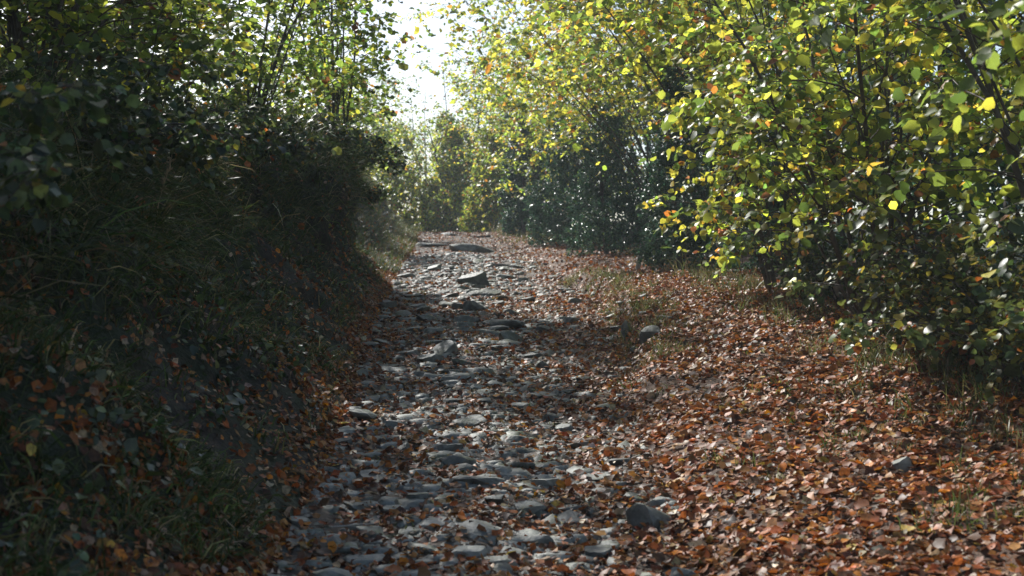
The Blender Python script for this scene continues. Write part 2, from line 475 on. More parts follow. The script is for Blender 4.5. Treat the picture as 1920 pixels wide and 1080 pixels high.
def place_stone(x, y, z, sx, sy, sz, rz, tilt=(0, 0), me=None, parent=None, name='stone'):
    o = bpy.data.objects.new(name, me or random.choice(STONES)); C.objects.link(o)
    o.location = (x, y, z); o.scale = (sx, sy, sz); o.rotation_euler = (tilt[0], tilt[1], rz)
    if parent: o.parent = parent
    return o

ROCKS = [  # photo x, y of the foot; half width, half depth, half height in metres; turn; label
    (1222, 992, .175, .13, .115, .2, 'large humped grey rock lying at the lane edge in front of the fallen leaves'),
    (1238, 957, .105, .09, .085, .6, 'dark mossy rock just behind the large humped grey rock'),
    (1120, 903, .17, .13, .045, .1, 'broad pale flat slab beside the leafy verge edge'),
    (905, 913, .23, .12, .075, -.1, 'long low dark slab lying across the middle of the lane'),
    (1025, 916, .14, .10, .075, .3, 'wedge shaped slab right of the long dark slab'),
    (838, 852, .115, .09, .085, .5, 'dark peaked stone above two flat stones in the lane'),
    (778, 946, .085, .075, .085, .1, 'rounded light grey stone near the shaded side of the lane'),
    (1005, 1025, .15, .09, .065, -.2, 'dark slab among leaves at the very front of the lane'),
    (912, 628, .20, .17, .085, .35, 'tilted pale slab standing proud halfway up the lane'),
    (888, 532, .42, .30, .21, -.1, 'biggest layered boulder in the upper middle of the lane'),
    (905, 556, .36, .22, .10, .05, 'wide flat step stone below the layered boulder'),
    (890, 584, .24, .19, .15, .4, 'dark blocky stone below the wide step stone'),
    (838, 668, .19, .16, .15, .7, 'dark angular rock pointing upward left of the lane middle'),
    (880, 472, .75, .4, .17, .05, 'long rock ledge crossing the lane near the crest'),
    (1180, 632, .11, .14, .15, .1, 'dark upright block set in the eroded verge edge'),
    (1222, 636, .13, .14, .12, .5, 'dark rounded block right of the upright block in the verge edge'),
    (1118, 1052, .085, .08, .075, .9, 'small blue grey rock among leaves at the lower right of the lane'),
]
rock_xy = []
for k, (px, py, a, b, c, rz, lab) in enumerate(ROCKS):
    x, y, z = lookup(px, py)
    o = place_stone(x, y+b*0.6, z+c*0.22, a*1.1, b*1.1, c*1.15, rz, (random.uniform(-.12, .12), random.uniform(-.12, .12)),
                    me=STONES[(k*2) % 14 if c < .09 else (k*2+1) % 14], name='rock')
    tag(o, lab, 'rock', 'large rocks of the lane'); rock_xy.append((x, y+b*0.6, a))
rock_xy = np.array(rock_xy)

mid = [(765, 664, .20, .05), (800, 644, .24, .05), (785, 578, .22, .09), (690, 752, .17, .05), (1010, 744, .17, .06), (975, 763, .14, .05),
       (855, 872, .15, .07), (865, 884, .17, .05), (700, 895, .15, .05), (880, 1040, .14, .06), (790, 1030, .12, .05), (930, 800, .10, .06),
       (740, 800, .13, .05), (820, 775, .15, .05), (690, 860, .12, .05), (960, 838, .09, .05), (1060, 808, .12, .06), (1035, 790, .09, .07),
       (1140, 765, .13, .05), (1090, 715, .13, .05), (1000, 670, .18, .07), (1020, 690, .13, .08), (930, 655, .10, .08), (870, 800, .14, .07),
       (800, 462, .6, .14), (950, 500, .4, .10), (800, 500, .4, .08), (845, 441, .45, .08), (900, 446, .45, .08), (960, 590, .22, .09), (800, 600, .18, .08),
       (760, 520, .3, .1), (1070, 585, .16, .06), (1040, 520, .25, .06), (985, 565, .2, .08), (700, 650, .15, .08), (720, 690, .16, .05), (640, 1030, .13, .05),
       (930, 1060, .16, .05), (690, 1000, .13, .06), (735, 960, .10, .05), (820, 985, .14, .05), (1070, 960, .13, .05), (850, 720, .15, .04), (750, 720, .13, .06)]
spots = []
for px, py, a, c in mid:
    x, y, z = lookup(px, py)
    place_stone(x, y, z+c*.1, a*1.1, a*random.uniform(.65, 1), c*1.0, random.uniform(-.5, .5), (random.uniform(-.15, .15), random.uniform(-.15, .15)), parent=lane)
    spots.append((x, y, a))
tries = 0; nst = 0
gravel = []
while nst < 255 and tries < 9000:
    tries += 1
    Y = 6.0 + 24*random.random()**1.35
    t = min(max(random.gauss(.46, .27), .02), 1.02)
    x = float(xl(Y)+(xr(Y)-xl(Y))*t)
    a = min(.05*math.exp(random.gauss(.6, .45)), .25)
    if Y > 16: a *= 1.35
    if any((x-q[0])**2+(Y-q[1])**2 < (a+q[2])**2*.72 for q in spots): continue
    if np.any((rock_xy[:, 0]-x)**2+(rock_xy[:, 1]-Y)**2 < (rock_xy[:, 2]+a)**2*.8): continue
    spots.append((x, Y, a)); nst += 1
    c = a*random.uniform(.28, .5)
    place_stone(x, Y, float(ground_z(x, Y))+c*random.uniform(.05, .35), a*random.uniform(.9, 1.3), a*random.uniform(.65, 1), c, random.uniform(-3, 3),
                (random.uniform(-.2, .2), random.uniform(-.2, .2)), parent=lane)
for px, py, a in [(1150, 590, .10), (1165, 570, .08), (1210, 590, .09), (1245, 600, .12), (1130, 605, .08), (1260, 585, .07), (1195, 655, .09), (1690, 880, .11), (1480, 760, .06), (1205, 560, .09)]:
    x, y, z = lookup(px, py)
    place_stone(x, y, z+.01, a*1.1, a*.9, a*.7, random.uniform(-3, 3), (random.uniform(-.2, .2), random.uniform(-.2, .2)), parent=verge)
# small stones too many to count
def pebbles(n):
    tv, tf = [], None
    T = []
    for s in range(5):
        v = np.array([[1, 0, 0], [.3, .9, 0], [-.8, .6, 0], [-.8, -.6, 0], [.3, -.95, 0], [.1, .1, 1], [0, 0, -1.]])
        f = np.array([[i, (i+1) % 5, 5] for i in range(5)])
        v = v*(1+rng.normal(0, .2, (len(v), 1)))*np.array([1, .8, .55]); T.append((v, f))
    Y = 5.5 + 24*rng.random(n)**1.5
    t = np.clip(rng.normal(.46, .27, n), 0.01, .99)
    P, N = surf_points(S_lane, t, Y)
    a = rng.uniform(0, 6.28, n)
    D = np.stack([np.cos(a), np.sin(a), 0*a], -1)
    col = np.zeros((n, 3))
    s = .016*np.exp(rng.normal(.25, .5, n))
    return leaf_mesh('gravel', P, D, N, s, col, T)
def cobbles(n):
    T = []
    for q in range(8):
        k = 8; a = np.linspace(0, 2*math.pi, k, endpoint=False)+rng.uniform(-.2, .2, k)
        r0 = 1+rng.normal(0, .16, k); e = rng.uniform(.6, 1)
        o = np.stack([np.cos(a)*r0, np.sin(a)*r0*e, np.full(k, -.25)], -1)
        i_ = np.stack([np.cos(a)*r0*.82, np.sin(a)*r0*e*.82, .16+rng.normal(0, .05, k)], -1)
        v = np.concatenate([o, i_, [[rng.normal(0, .1), rng.normal(0, .1), .24]]])
        f = []
        for i in range(k):
            j = (i+1) % k; f += [[i, j, k+j], [i, k+j, k+i], [k+i, k+j, 2*k]]
        T.append((v, np.array(f)))
    Y = 5.5 + 28*rng.random(n)**1.4; t = np.clip(rng.normal(.42, .25, n), .02, .98)
    P, N = surf_points(S_lane, t, Y)
    s_ = .05*np.exp(rng.normal(.15, .38, n))*(1+Y*.012)
    ok = np.ones(n, bool); sp = np.array(spots)
    for q in range(n):
        d2 = (sp[:, 0]-P[q, 0])**2+(sp[:, 1]-P[q, 1])**2
        if np.any(d2 < ((sp[:, 2]+s_[q]*.6)*.8)**2): ok[q] = False
    P, N, s_ = P[ok], N[ok], s_[ok]; n = len(P)
    a = rng.uniform(0, 6.28, n)
    return leaf_mesh('cobbles', P+N*.004, np.stack([np.cos(a), np.sin(a), 0*a], -1), norm(N+rng.normal(0, .10, (n, 3))), s_, np.zeros((n, 3)), T)
cb = add('cobbles', cobbles(2300), M_STONE, lane); cb['kind'] = 'stuff'
g_o = add('gravel', pebbles(8000), M_STONE)
tag(g_o, 'small grey stones strewn between the larger lane stones', 'gravel', kind='stuff')

# ------------------------------------------------------------------ fallen leaves
RUST = [(0.32, 0.10, 0.025), (0.20, 0.060, 0.020), (0.36, 0.16, 0.048), (0.11, 0.050, 0.024), (0.33, 0.22, 0.13), (0.42, 0.32, 0.22), (0.52, 0.19, 0.02), (0.07, 0.035, 0.02), (0.45, 0.28, 0.05)]
def litter(fn, n, y0, y1, pw, tfun, wts, smul=1.0, lift=.02, tiltv=.42):
    Y = y0 + (y1-y0)*rng.random(n)**pw; t = tfun(n, Y)
    P, N = surf_points(fn, t, Y)
    keep = vnoise(P[:, 0]*2.3, P[:, 1]*2.3, 77)*.6+vnoise(P[:, 0]*.7, P[:, 1]*.7, 78)*.5 > rng.random(n)*.75
    P, N = P[keep], N[keep]; n = len(P)
    N2 = norm(N + rng.normal(0, tiltv, (n, 3))); D = norm(rng.normal(0, 1, (n, 3))); D = norm(D-N2*np.sum(D*N2, -1, keepdims=True))
    P = P + N*rng.uniform(.004, lift, (n, 1))
    size = np.minimum(.048*np.exp(rng.normal(0, .42, n)), .092)*smul
    return P, D, N2, size, palette(n, RUST, wts)
W_SUN = [5.2, 4.4, 2.6, 2.8, .7, .4, .9, 2.0, .3]
W_LANE = [3.2, 3.2, 2.2, 3, 1.1, .8, .45, 2.5, .15]
W_BANK = [3, 2.2, 2.4, 2.2, 1.6, 1.0, .6, 1.2, .2]
def t_verge(n, Y):
    tm = (xv(Y)+.5-xr(Y))/(xv(Y)+VERGE_PAST-xr(Y))
    return rng.random(n)*tm
parts_l = [
    litter(S_verge, 58000, 5.2, 21, 1.25, t_verge, W_SUN, 1.0, .03, .36),
    litter(S_verge, 13000, 20, 50, 1.2, t_verge, W_SUN, 1.15),
    litter(S_lane, 30000, 5.2, 21, 1.2, lambda n, Y: np.where(rng.random(n) < .45, rng.random(n), np.where(rng.random(n) < .75, 1-rng.random(n)**2*.6, rng.random(n)**2*.4)), W_LANE, .92, .03),
    litter(S_lane, 14000, 20, 50, 1.2, lambda n, Y: 1-rng.random(n)**1.5, W_LANE, 1.1),
    litter(S_bank, 10000, 3.3, 7, 1.0, lambda n, Y: rng.random(n)**1.3*.6, W_BANK, .9, .03, .5),
    litter(S_bank, 33000, 3.0, 26, 1.35, lambda n, Y: rng.random(n)**1.6*.74, W_BANK, .85, .03, .5),
    litter(S_bank, 6000, 25.5, 50, 1.0, lambda n, Y: rng.random(n)**1.5*.8, W_SUN, 1.1, .03, .5),
    litter(S_verge, 2500, -4, 5.2, 1, t_verge, W_SUN), litter(S_lane, 2500, -4, 5.2, 1, lambda n, Y: rng.random(n), W_LANE),
]
LP, LD, LN, LS, LC = [np.concatenate([q[i] for q in parts_l]) for i in range(5)]
sel = pick_largest(LP, LS*(.8+.6*rng.random(len(LS)))*np.where(LP[:, 0] < xl(LP[:, 1]), .45, 1), 300, 34.0)
keep = np.ones(len(LP), bool); keep[sel] = False
lit = add('leaf_litter', leaf_mesh('leaf_litter', LP[keep], LD[keep], LN[keep], LS[keep], LC[keep], LITS), M_LITTER)
tag(lit, 'thick carpet of rust and brown fallen leaves over verge and lane', 'leaf litter', kind='stuff')
place_leaves(lit, np.zeros(3), LP[sel]+np.array([0, 0, .012]), LD[sel], LN[sel], LS[sel]*.82, 'litter', LITTER_SHAPES,
             [RUST[0], RUST[1], RUST[2], RUST[3], RUST[6], (.24, .13, .06), (0.26, .09, .03)], M_LITTER, 'fallen_leaf')

# ------------------------------------------------------------------ grass
def grass_mesh(name, P, N, L, wd, droop, cols, up=0.6, side=.5):
    n = len(P)
    d = norm(N*.7 + np.array([0, 0, up]) + rng.normal(0, side, (n, 3)))
    X = norm(np.cross(d, rng.normal(0, 1, (n, 3))))*wd[:, None]
    L = L[:, None]; g = np.zeros((n, 3)); g[:, 2] = -1
    p1 = P + d*L*.45; d2 = norm(d + g*droop[:, None]); p2 = p1 + d2*L*.35; d3 = norm(d2+g*droop[:, None]*1.3); p3 = p2 + d3*L*.3
    V = np.stack([P-X, P+X, p1-X*.85, p1+X*.85, p2-X*.55, p2+X*.55, p3], 1)
    f = np.array([[0, 1, 3], [0, 3, 2], [2, 3, 5], [2, 5, 4], [4, 5, 6]])
    F = f[None]+(np.arange(n)*7)[:, None, None]
    return mesh_np(name, V.reshape(-1, 3), tris=F.reshape(-1, 3), col=np.repeat(cols, 7, axis=0))
GREEN = [(.045, .075, .018), (.07, .10, .025), (.12, .13, .04), (.22, .18, .08), (.30, .24, .13)]
n = 46000
Y = 3.0+22.5*rng.random(n)**1.6; s = .04+.92*rng.random(n)**.85
P, N = surf_points(S_bank, s, Y)
k = vnoise(Y*1.3, s*7, 41)*.7+.3*vnoise(Y*4, s*20, 42) > .30+.22*rng.random(n)+.16*(s < .38)
P, N, s = P[k], N[k], s[k]; n = len(P)
ln = rng.uniform(.08, .30, n)*(.55+1.5*s)
m = 9000
Y2 = 3.3+4*rng.random(m); s2 = rng.uniform(.05, .65, m)
k = vnoise(Y2*3, s2*12, 45) > .35; Y2, s2 = Y2[k], s2[k]; m = len(Y2)
P2, N2 = surf_points(S_bank, s2, Y2)
P = np.concatenate([P, P2]); N = np.concatenate([N, N2]); ln = np.concatenate([ln, rng.uniform(.06, .26, m)])
# long blades hanging from the upper face and the end of the bank
m = 9000
Y2 = np.where(rng.random(m) < .55, 3.5+10*rng.random(m), 15+9.5*rng.random(m)); s2 = rng.uniform(.45, .95, m)
P2, N2 = surf_points(S_bank, s2, Y2)
P = np.concatenate([P, P2]); N = np.concatenate([N, N2]); ln = np.concatenate([ln, rng.uniform(.3, .75, m)])
n = len(P)
bg = add('bank_grass', grass_mesh('bank_grass', P, N, ln, rng.uniform(.0025, .0070, n), rng.uniform(.3, 1.1, n), palette(n, GREEN, [5, 4, 2, 1.2, .8], .4), .35), M_GRASS)
tag(bg, 'long trailing grass hanging down the shaded earth bank', 'grass', kind='stuff')
n = 9000
Y = 25.5+30*rng.random(n)**1.2; s = rng.random(n)*.95
P, N = surf_points(S_bank, s, Y)
bg2 = add('slope_grass', grass_mesh('slope_grass', P, N, rng.uniform(.12, .32, n), rng.uniform(.004, .008, n), rng.uniform(.2, .8, n), palette(n, GREEN, [2, 4, 4, 1.5, .6]), .6), M_GRASS)
tag(bg2, 'sunlit grass on the far bank slope beyond the dark bulge', 'grass', kind='stuff')
def tufts(nt, per, fn, tf, y0, y1, pw, rad, L, wts):
    Y = y0+(y1-y0)*rng.random(nt)**pw; t = tf(nt, Y)
    P0, N0 = surf_points(fn, t, Y)
    P = np.repeat(P0, per, 0)+rng.normal(0, rad, (nt*per, 3))*np.array([1, 1, 0]); N = np.repeat(N0, per, 0)
    if fn in (S_verge, S_lane): P[:, 2] = ground_z(P[:, 0], P[:, 1])
    n = len(P)
    return P, N, rng.uniform(.4, 1, n)*np.repeat(L*np.exp(rng.normal(0, .3, nt)), per), palette(n, GREEN, wts)
tv = []
tv.append(tufts(240, 24, S_verge, lambda n, Y: np.clip((xv(Y)-xr(Y)-.1+rng.normal(0, .22, n))/(xv(Y)+VERGE_PAST-xr(Y)), .02, 1), 7, 40, 1.2, .09, .20, [1, 3, 6, 2.5, 1.5]))
tv.append(tufts(90, 14, S_verge, t_verge, 6, 22, 1.1, .05, .10, [2, 4, 3, .5, .3]))
tv.append(tufts(170, 24, S_verge, lambda n, Y: np.abs(rng.normal(.05, .05, n)), 12, 24, 1, .07, .12, [.5, 3, 7, 3, 1.5]))
tv.append(tufts(120, 16, S_verge, lambda n, Y: t_verge(n, Y)*.6+.25, 6, 10.5, 1, .06, .11, [2, 5, 3, .6, .4]))
tv.append(tufts(60, 14, S_lane, lambda n, Y: rng.random(n), 7, 24, 1.2, .05, .05, [2, 5, 3, .2, .1]))
tv.append(tufts(110, 40, S_verge, lambda n, Y: rng.random(n)*.5, 36, 52, 1, .25, .26, [1, 3, 5, 3, 2]))
TP, TN, TL, TC = [np.concatenate([q[i] for q in tv]) for i in range(4)]
vg = add('verge_grass', grass_mesh('verge_grass', TP, TN, TL, rng.uniform(.002, .004, len(TP))*(1+TP[:, 1]*.03), rng.uniform(.1, .8, len(TP)), TC, 1.2, .6), M_GRASS)
tag(vg, 'thin grass tufts poking through the fallen leaves at hedge foot', 'grass', kind='stuff')

# ------------------------------------------------------------------ shrubs
HAZ = [(.08, .125, .024), (.16, .21, .035), (.29, .32, .04), (.44, .40, .045), (.58, .43, .05), (.45, .19, .03), (.18, .08, .03)]
W_HAZ = [5, 4.5, 3.4, 2.0, .9, .45, .6]
W_YEL = [3.2, 3.6, 4.2, 3.8, 2.0, .7, .5]
W_GRN = [5, 5, 2.5, .8, .3, .12, .2]
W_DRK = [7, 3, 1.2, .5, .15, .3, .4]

def curve_pts(p, d, L, k, bend, r, wob=.08):
    pts = [np.array(p, float)]; d = norm(np.array(d, float))
    for i in range(k):
        d = norm(d + np.array(bend)/k + r.normal(0, wob, 3)); pts.append(pts[-1]+d*L/k)
    return np.array(pts)
def along(pts, t):
    k = len(pts)-1; f = min(t*k, k-1e-6); i = int(f); a = f-i
    return pts[i]*(1-a)+pts[i+1]*a, norm(pts[i+1]-pts[i])

def shrub(name, label, cat, group, base, seed, stems=9, H=4.5, lean=(0, 0), spread=.45, nb=9, nt=5, nl=8, leaf=.085, wts=W_HAZ, cols=HAZ,
          mat=None, tm=OVALS, single=0, key='hazel', stem_r=.03, low=.22, droop=.55, blen=.36, flat=.5, face=.5, bend=.0, tl=(.25, .55), stemname='stem', sink=.05, twigs=True):
    r = np.random.default_rng(seed)
    bx, by = base[0], base[1]
    bz = base[2] if len(base) > 2 else float(ground_z(bx, by))
    B = np.array([bx, by, bz]); mat = mat or M_LEAF
    root = tag(empty(name, B), label, cat, group)
    br = []; LPs, LDs = [], []
    for i in range(stems):
        a = r.uniform(0, 6.28) if stems > 2 else r.uniform(0, 6.28)
        q = spread*r.uniform(.25, 1)
        d0 = np.array([math.cos(a)*q + lean[0]*.6, math.sin(a)*q + lean[1]*.6, 1])
        off = np.array([math.cos(a), math.sin(a), 0])*r.uniform(.02, .16)*min(1, stems/5)
        L = H*r.uniform(.72, 1.08)
        pts = curve_pts(B*0+off-np.array([0, 0, sink]), d0, L, 9, (lean[0]*.7+math.cos(a)*bend, lean[1]*.7+math.sin(a)*bend, -.12-bend*1.2), r, .05)
        R0 = stem_r*r.uniform(.6, 1.2); R = R0*np.linspace(1, .22, len(pts))
        o = add(stemname, tubes_mesh(stemname, [tube(pts, R, 7)]), M_BARK, root)
        for j in range(nb):
            t = low + (1-low)*(j+r.uniform(.1, .9))/nb
            p, td = along(pts, t)
            az = r.uniform(0, 6.28); hd = np.array([math.cos(az), math.sin(az), 0])
            bd = norm(td*.55 + hd*.9 + np.array([lean[0]*.3, lean[1]*.3, .1]))
            bl = H*blen*r.uniform(.5, 1.1)*(1.1-.65*t)
            bp = curve_pts(p, bd, bl, 5, (0, 0, -droop*.5), r, .10)
            br.append(tube(bp, np.linspace(R0*.38*(1.1-.6*t), .0022, 6), 4))
            for k in range(nt+1):
                tt = (.15+.85*(k+r.random())/nt) if k < nt else .98
                p2, td2 = along(bp, min(tt, .99))
                dd = norm(td2*.7 + r.normal(0, .55, 3)*np.array([1, 1, .6]))
                l2 = r.uniform(*tl)
                tp = curve_pts(p2, dd, l2, 3, (0, 0, -droop), r, .12)
                if twigs and k % 2 == 0: br.append(tube(tp[[0, 1, 3]], np.array([.0035, .0025, .0015]), 3))
                m = max(2, int(nl*r.uniform(.5, 1.3)))
                tq = np.linspace(.15, 1, m)*2.999; ii = tq.astype(int); fa = (tq-ii)[:, None]
                pos = tp[ii]*(1-fa)+tp[np.minimum(ii+1, 3)]*fa
                tdv = norm(tp[np.minimum(ii+1, 3)]-tp[ii]+1e-6)
                sd = norm(np.cross(tdv, [0, 0, 1.0])+1e-6)*np.where(np.arange(m) % 2 == 0, 1, -1)[:, None]
                LPs.append(pos); LDs.append(norm(sd*.9+tdv*.6+r.normal(0, .35, (m, 3))+np.array([0, 0, -.35*droop])))
    add('branches', tubes_mesh('branches', br), M_TWIG, root)['kind'] = 'stuff'
    LPs = np.concatenate(LPs); LDs = np.concatenate(LDs); n = len(LPs)
    N = norm(np.array([0, 0, flat]) + r.normal(0, .55, (n, 3)) + np.array([-.5, -.5, .25])*face)
    size = leaf*np.exp(r.normal(0, .25, n))
    LPs = LPs + LDs*size[:, None]*.15
    col = palette(n, cols, wts, .38, r)
    W = LPs+B
    keep = np.ones(n, bool)
    if single:
        sel = pick_largest(W, size, single)
        keep[sel] = False
        ccs = [cols[i] for i in range(len(cols)) for _ in range(int(round(wts[i]*1.5)))][:18]
        place_leaves(root, B, W[sel], LDs[sel], N[sel], size[sel]*1.05, key, LEAF_SHAPES, ccs, mat)
    fo = add('foliage', leaf_mesh('foliage', LPs[keep], LDs[keep], N[keep], size[keep], col[keep], tm), mat, root)
    fo['kind'] = 'stuff'
    return root

HG = 'hazels of the right hedge'
# right hedge, from the nearest
shrub('hazel_shrub', 'hazel branch with blurred large leaves at the extreme right edge', 'shrub', HG, (3.4, 5.6), 10, 6, 4.0, (-.10, 0), .30, 8, 5, 7, .07, W_YEL, single=160, low=.5, stem_r=.011)
shrub('hazel_shrub', 'hazel beside the camera on the right, out of the picture', 'shrub', HG, (4.2, 1.2), 11, 8, 5.0, (-.12, 0), .4, 8, 5, 8, .10, W_HAZ, tm=TINY, twigs=False)
shrub('hazel_shrub', 'hazel behind the camera on the right, out of the picture', 'shrub', HG, (4.2, -3.5), 12, 8, 5.5, (-.15, 0), .4, 8, 5, 8, .10, W_HAZ, tm=TINY, twigs=False)
shrub('hazel_shrub', 'nearest hazel overhanging the upper right corner with large yellow green leaves', 'shrub', HG, (4.5, 9.2), 1, 10, 4.8, (-.20, -.02), .4, 11, 5, 9, .075, W_YEL, single=300, low=.25)
shrub('hazel_shrub', 'many stemmed hazel with dark fanning stems beside the bramble on the right', 'shrub', HG, (3.45, 12.2), 2, 15, 5.2, (-.14, -.03), .38, 11, 5, 9, .078, W_HAZ, single=300, stem_r=.026, low=.18)
shrub('hazel_shrub', 'slender hazel with bright yellow leaves at the lip of the verge', 'shrub', HG, (3.2, 15.4), 3, 9, 4.4, (-.05, -.08), .30, 10, 5, 9, .08, W_YEL, single=300, stem_r=.02, low=.08, blen=.27)
shrub('hazel_shrub', 'tall hazel leaning over the lane behind the slender yellow one', 'shrub', HG, (3.9, 18.2), 4, 12, 6.4, (-.28, -.06), .34, 11, 5, 9, .088, W_YEL, single=300, low=.50, droop=.3, stem_r=.024)
shrub('hazel_shrub', 'arching yellow green hazel above the first glossy evergreen', 'shrub', HG, (3.9, 22.5), 5, 12, 7.4, (-.36, -.03), .34, 11, 5, 9, .098, W_YEL, single=200, stem_r=.020, droop=.45, low=.36)
shrub('hazel_shrub', 'hazel arching highest over the middle of the lane', 'shrub', HG, (3.7, 27), 6, 13, 8.0, (-.40, 0), .32, 13, 5, 9, .11, W_YEL, low=.38, stem_r=.022, twigs=False, tm=TINY+OVALS[:2])
shrub('hazel_shrub', 'hazel rising behind the second glossy evergreen', 'shrub', HG, (3.3, 32), 7, 12, 7.6, (-.36, 0), .32, 13, 5, 9, .12, W_YEL, tm=TINY, low=.36, stem_r=.022, twigs=False)
shrub('hazel_shrub', 'pale hazel near the crest on the right of the lane', 'shrub', HG, (2.6, 38), 8, 12, 7.0, (-.30, 0), .36, 13, 5, 9, .125, W_HAZ, tm=TINY, low=.1, twigs=False)
shrub('hazel_shrub', 'last right hand hazel at the crest of the lane', 'shrub', HG, (1.6, 45), 9, 12, 6.8, (-.22, 0), .36, 13, 5, 9, .135, W_HAZ, tm=TINY, low=.05, twigs=False)
BG = 'hazels standing behind the front row'
back = [((5.7, 9.8), 5.0, 'hazel coloured dark as shade in the hedge depth behind the near bramble'), ((5.9, 13.6), 5.6, 'hazel coloured dark as shade behind the many stemmed clump'),
        ((5.6, 17.2), 6.0, 'hazel coloured dark as shade in the hedge depth behind the tall leaning hazel'), ((5.7, 21.5), 6.6, 'hazel deep in the hedge behind the first glossy evergreen'),
        ((5.4, 26), 7, 'hazel deep in the hedge behind the highest arching hazel'), ((5.0, 32), 7, 'hazel deep in the hedge towards the crest')]
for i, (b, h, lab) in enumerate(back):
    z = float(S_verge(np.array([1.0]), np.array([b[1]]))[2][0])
    shrub('hazel_shrub', lab, 'shrub', BG, (b[0], b[1], z), 20+i, 10, h, (-.12, 0), .42, 7, 5, 7, .09, W_DRK, mat=M_DARKLEAF, low=.08, tm=TINY, twigs=False)  # darker, duller leaves paint in the deep shade of the hedge gaps

# ------------------------------------------------------------------ glossy evergreens
HOL = [(.032, .080, .046), (.055, .125, .068), (.095, .175, .085), (.15, .21, .07)]
def evergreen(label, base, seed, H, R, ncl, leaf, name='holly_bush', group='glossy evergreens of the right hedge', cols=None, wts=None, mat=None, zb=None):
    r = np.random.default_rng(seed)
    B = np.array([base[0], base[1], float(ground_z(base[0], base[1])) if base[1] < 50 else float(zp(base[1]))])
    if zb is not None: B[2] = zb
    root = tag(empty(name, B), label, 'bush', group)
    pts = curve_pts((0, 0, -.08), (r.normal(0, .1), r.normal(0, .1), 1), H*.9, 8, (0, 0, 0), r, .05)
    add('trunk', tubes_mesh('trunk', [tube(pts, np.linspace(.05, .012, 9)*(H/3), 8)]), M_BARK, root)
    # uneven outline: lobes of different size round the trunk
    nl = 13; lc = []; lr = []
    for i in range(nl):
        h = (i+.6)/nl; a = i*2.4+r.uniform(-.4, .4); q = R*(.55+.25*r.random())*(1.05-h*.75)
        lc.append((math.cos(a)*q, math.sin(a)*q, H*(.01+.93*h))); lr.append(R*r.uniform(.34, .55)*(1.12-.5*h))
    lc = np.array(lc); lr = np.array(lr)
    br = []
    for c in lc:
        p, td = along(pts, min(.95, max(.05, c[2]/H-.12)))
        br.append(tube(np.array([p, p*.5+c*.5+r.normal(0, .04, 3), c]), np.array([.016, .011, .005])*(H/3), 5))
    k = r.choice(nl, ncl, p=lr**2/np.sum(lr**2)); dv = norm(r.normal(0, 1, (ncl, 3)))
    ctr = lc[k] + dv*(lr[k]*r.uniform(.35, 1.08, ncl)**.6)[:, None]*np.array([1, 1, 1.15])
    ctr = ctr[ctr[:, 2] > .04]; dv = dv[:len(ctr)]
    per = 11; n = len(ctr)*per
    ax = norm(norm(ctr-np.array([0, 0, H*.4]))+r.normal(0, .5, ctr.shape)+np.array([0, 0, .35]))
    for c, a in list(zip(ctr, ax))[::6]: br.append(tube(np.array([c-a*.14, c-a*.04, c+a*.10]), np.array([.004, .003, .002]), 3))
    add('branches', tubes_mesh('branches', br), M_TWIG, root)['kind'] = 'stuff'
    P = np.repeat(ctr, per, 0)+np.repeat(ax, per, 0)*r.uniform(-.09, .11, (n, 1)); A = np.repeat(ax, per, 0)
    D = norm(A*.5+norm(r.normal(0, 1, (n, 3)))); N = norm(A*.7+np.array([0, 0, .4])+r.normal(0, .5, (n, 3)))
    fo = add('foliage', leaf_mesh('foliage', P, D, N, leaf*np.exp(r.normal(0, .22, n)), palette(n, cols or HOL, wts or [4, 4, 2, .5], .25, r), SLIM if leaf < .056 else TINY), mat or M_HOLLY, root)
    fo['kind'] = 'stuff'
    return root
evergreen('tall glossy dark evergreen bush beside the leaning wooden stake', (2.70, 20.5), 51, 3.3, .72, 1300, .052)
evergreen('wide glossy evergreen bush just left of the wooden stake', (2.15, 29.0), 52, 3.6, 1.1, 1800, .066)
evergreen('blue green evergreen bush farther up the right hedge', (1.5, 34.5), 53, 3.6, 1.15, 1700, .08)
evergreen('narrow silvery evergreen at the foot of the crest hazel', (.4, 42.0), 54, 4.0, 1.1, 1700, .09)
evergreen('low dark evergreen tucked behind the slender yellow hazel', (3.7, 17.6), 55, 2.3, .9, 700, .055)
evergreen('dark bush closing the gap between the two glossy evergreens', (3.9, 25.0), 56, 5.0, 1.2, 1200, .09)
FB = 'leafy bushes closing the view at the lane end'
evergreen('dark bush right of the lane end below the hazy tree', (-.7, 52.0), 57, 4.2, 1.4, 1500, .13, 'hedge_bush', FB, HAZ, W_HAZ, M_LEAF)
evergreen('dark green bush straight behind the lane crest', (-2.6, 57.0), 58, 5.5, 1.8, 1700, .14, 'hedge_bush', FB, HAZ, W_HAZ, M_LEAF)
evergreen('shaded bush at the left of the lane end', (-5.6, 60.0), 59, 6, 2.2, 1800, .14, 'hedge_bush', FB, HAZ, W_HAZ, M_LEAF)
evergreen('bush in the gap left of the crest above the grass slope', (-8.8, 63.0), 60, 6, 2.3, 1800, .15, 'hedge_bush', FB, HAZ, W_HAZ, M_LEAF)
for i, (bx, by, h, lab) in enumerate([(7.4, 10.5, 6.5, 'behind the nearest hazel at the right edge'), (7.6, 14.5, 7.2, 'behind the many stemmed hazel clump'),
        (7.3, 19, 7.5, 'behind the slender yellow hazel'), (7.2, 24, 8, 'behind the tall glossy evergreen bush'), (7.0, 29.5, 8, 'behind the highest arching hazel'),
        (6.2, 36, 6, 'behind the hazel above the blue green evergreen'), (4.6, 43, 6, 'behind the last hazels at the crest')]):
    evergreen('dark evergreen added to block light in the hedge depth ' + lab, (bx, by), 160+i, h, 2.4, 800, .15, 'backing_evergreen', 'evergreens added as dark backing behind the right hedge')  # added backing, dark leaves stop the light behind the hedge gaps

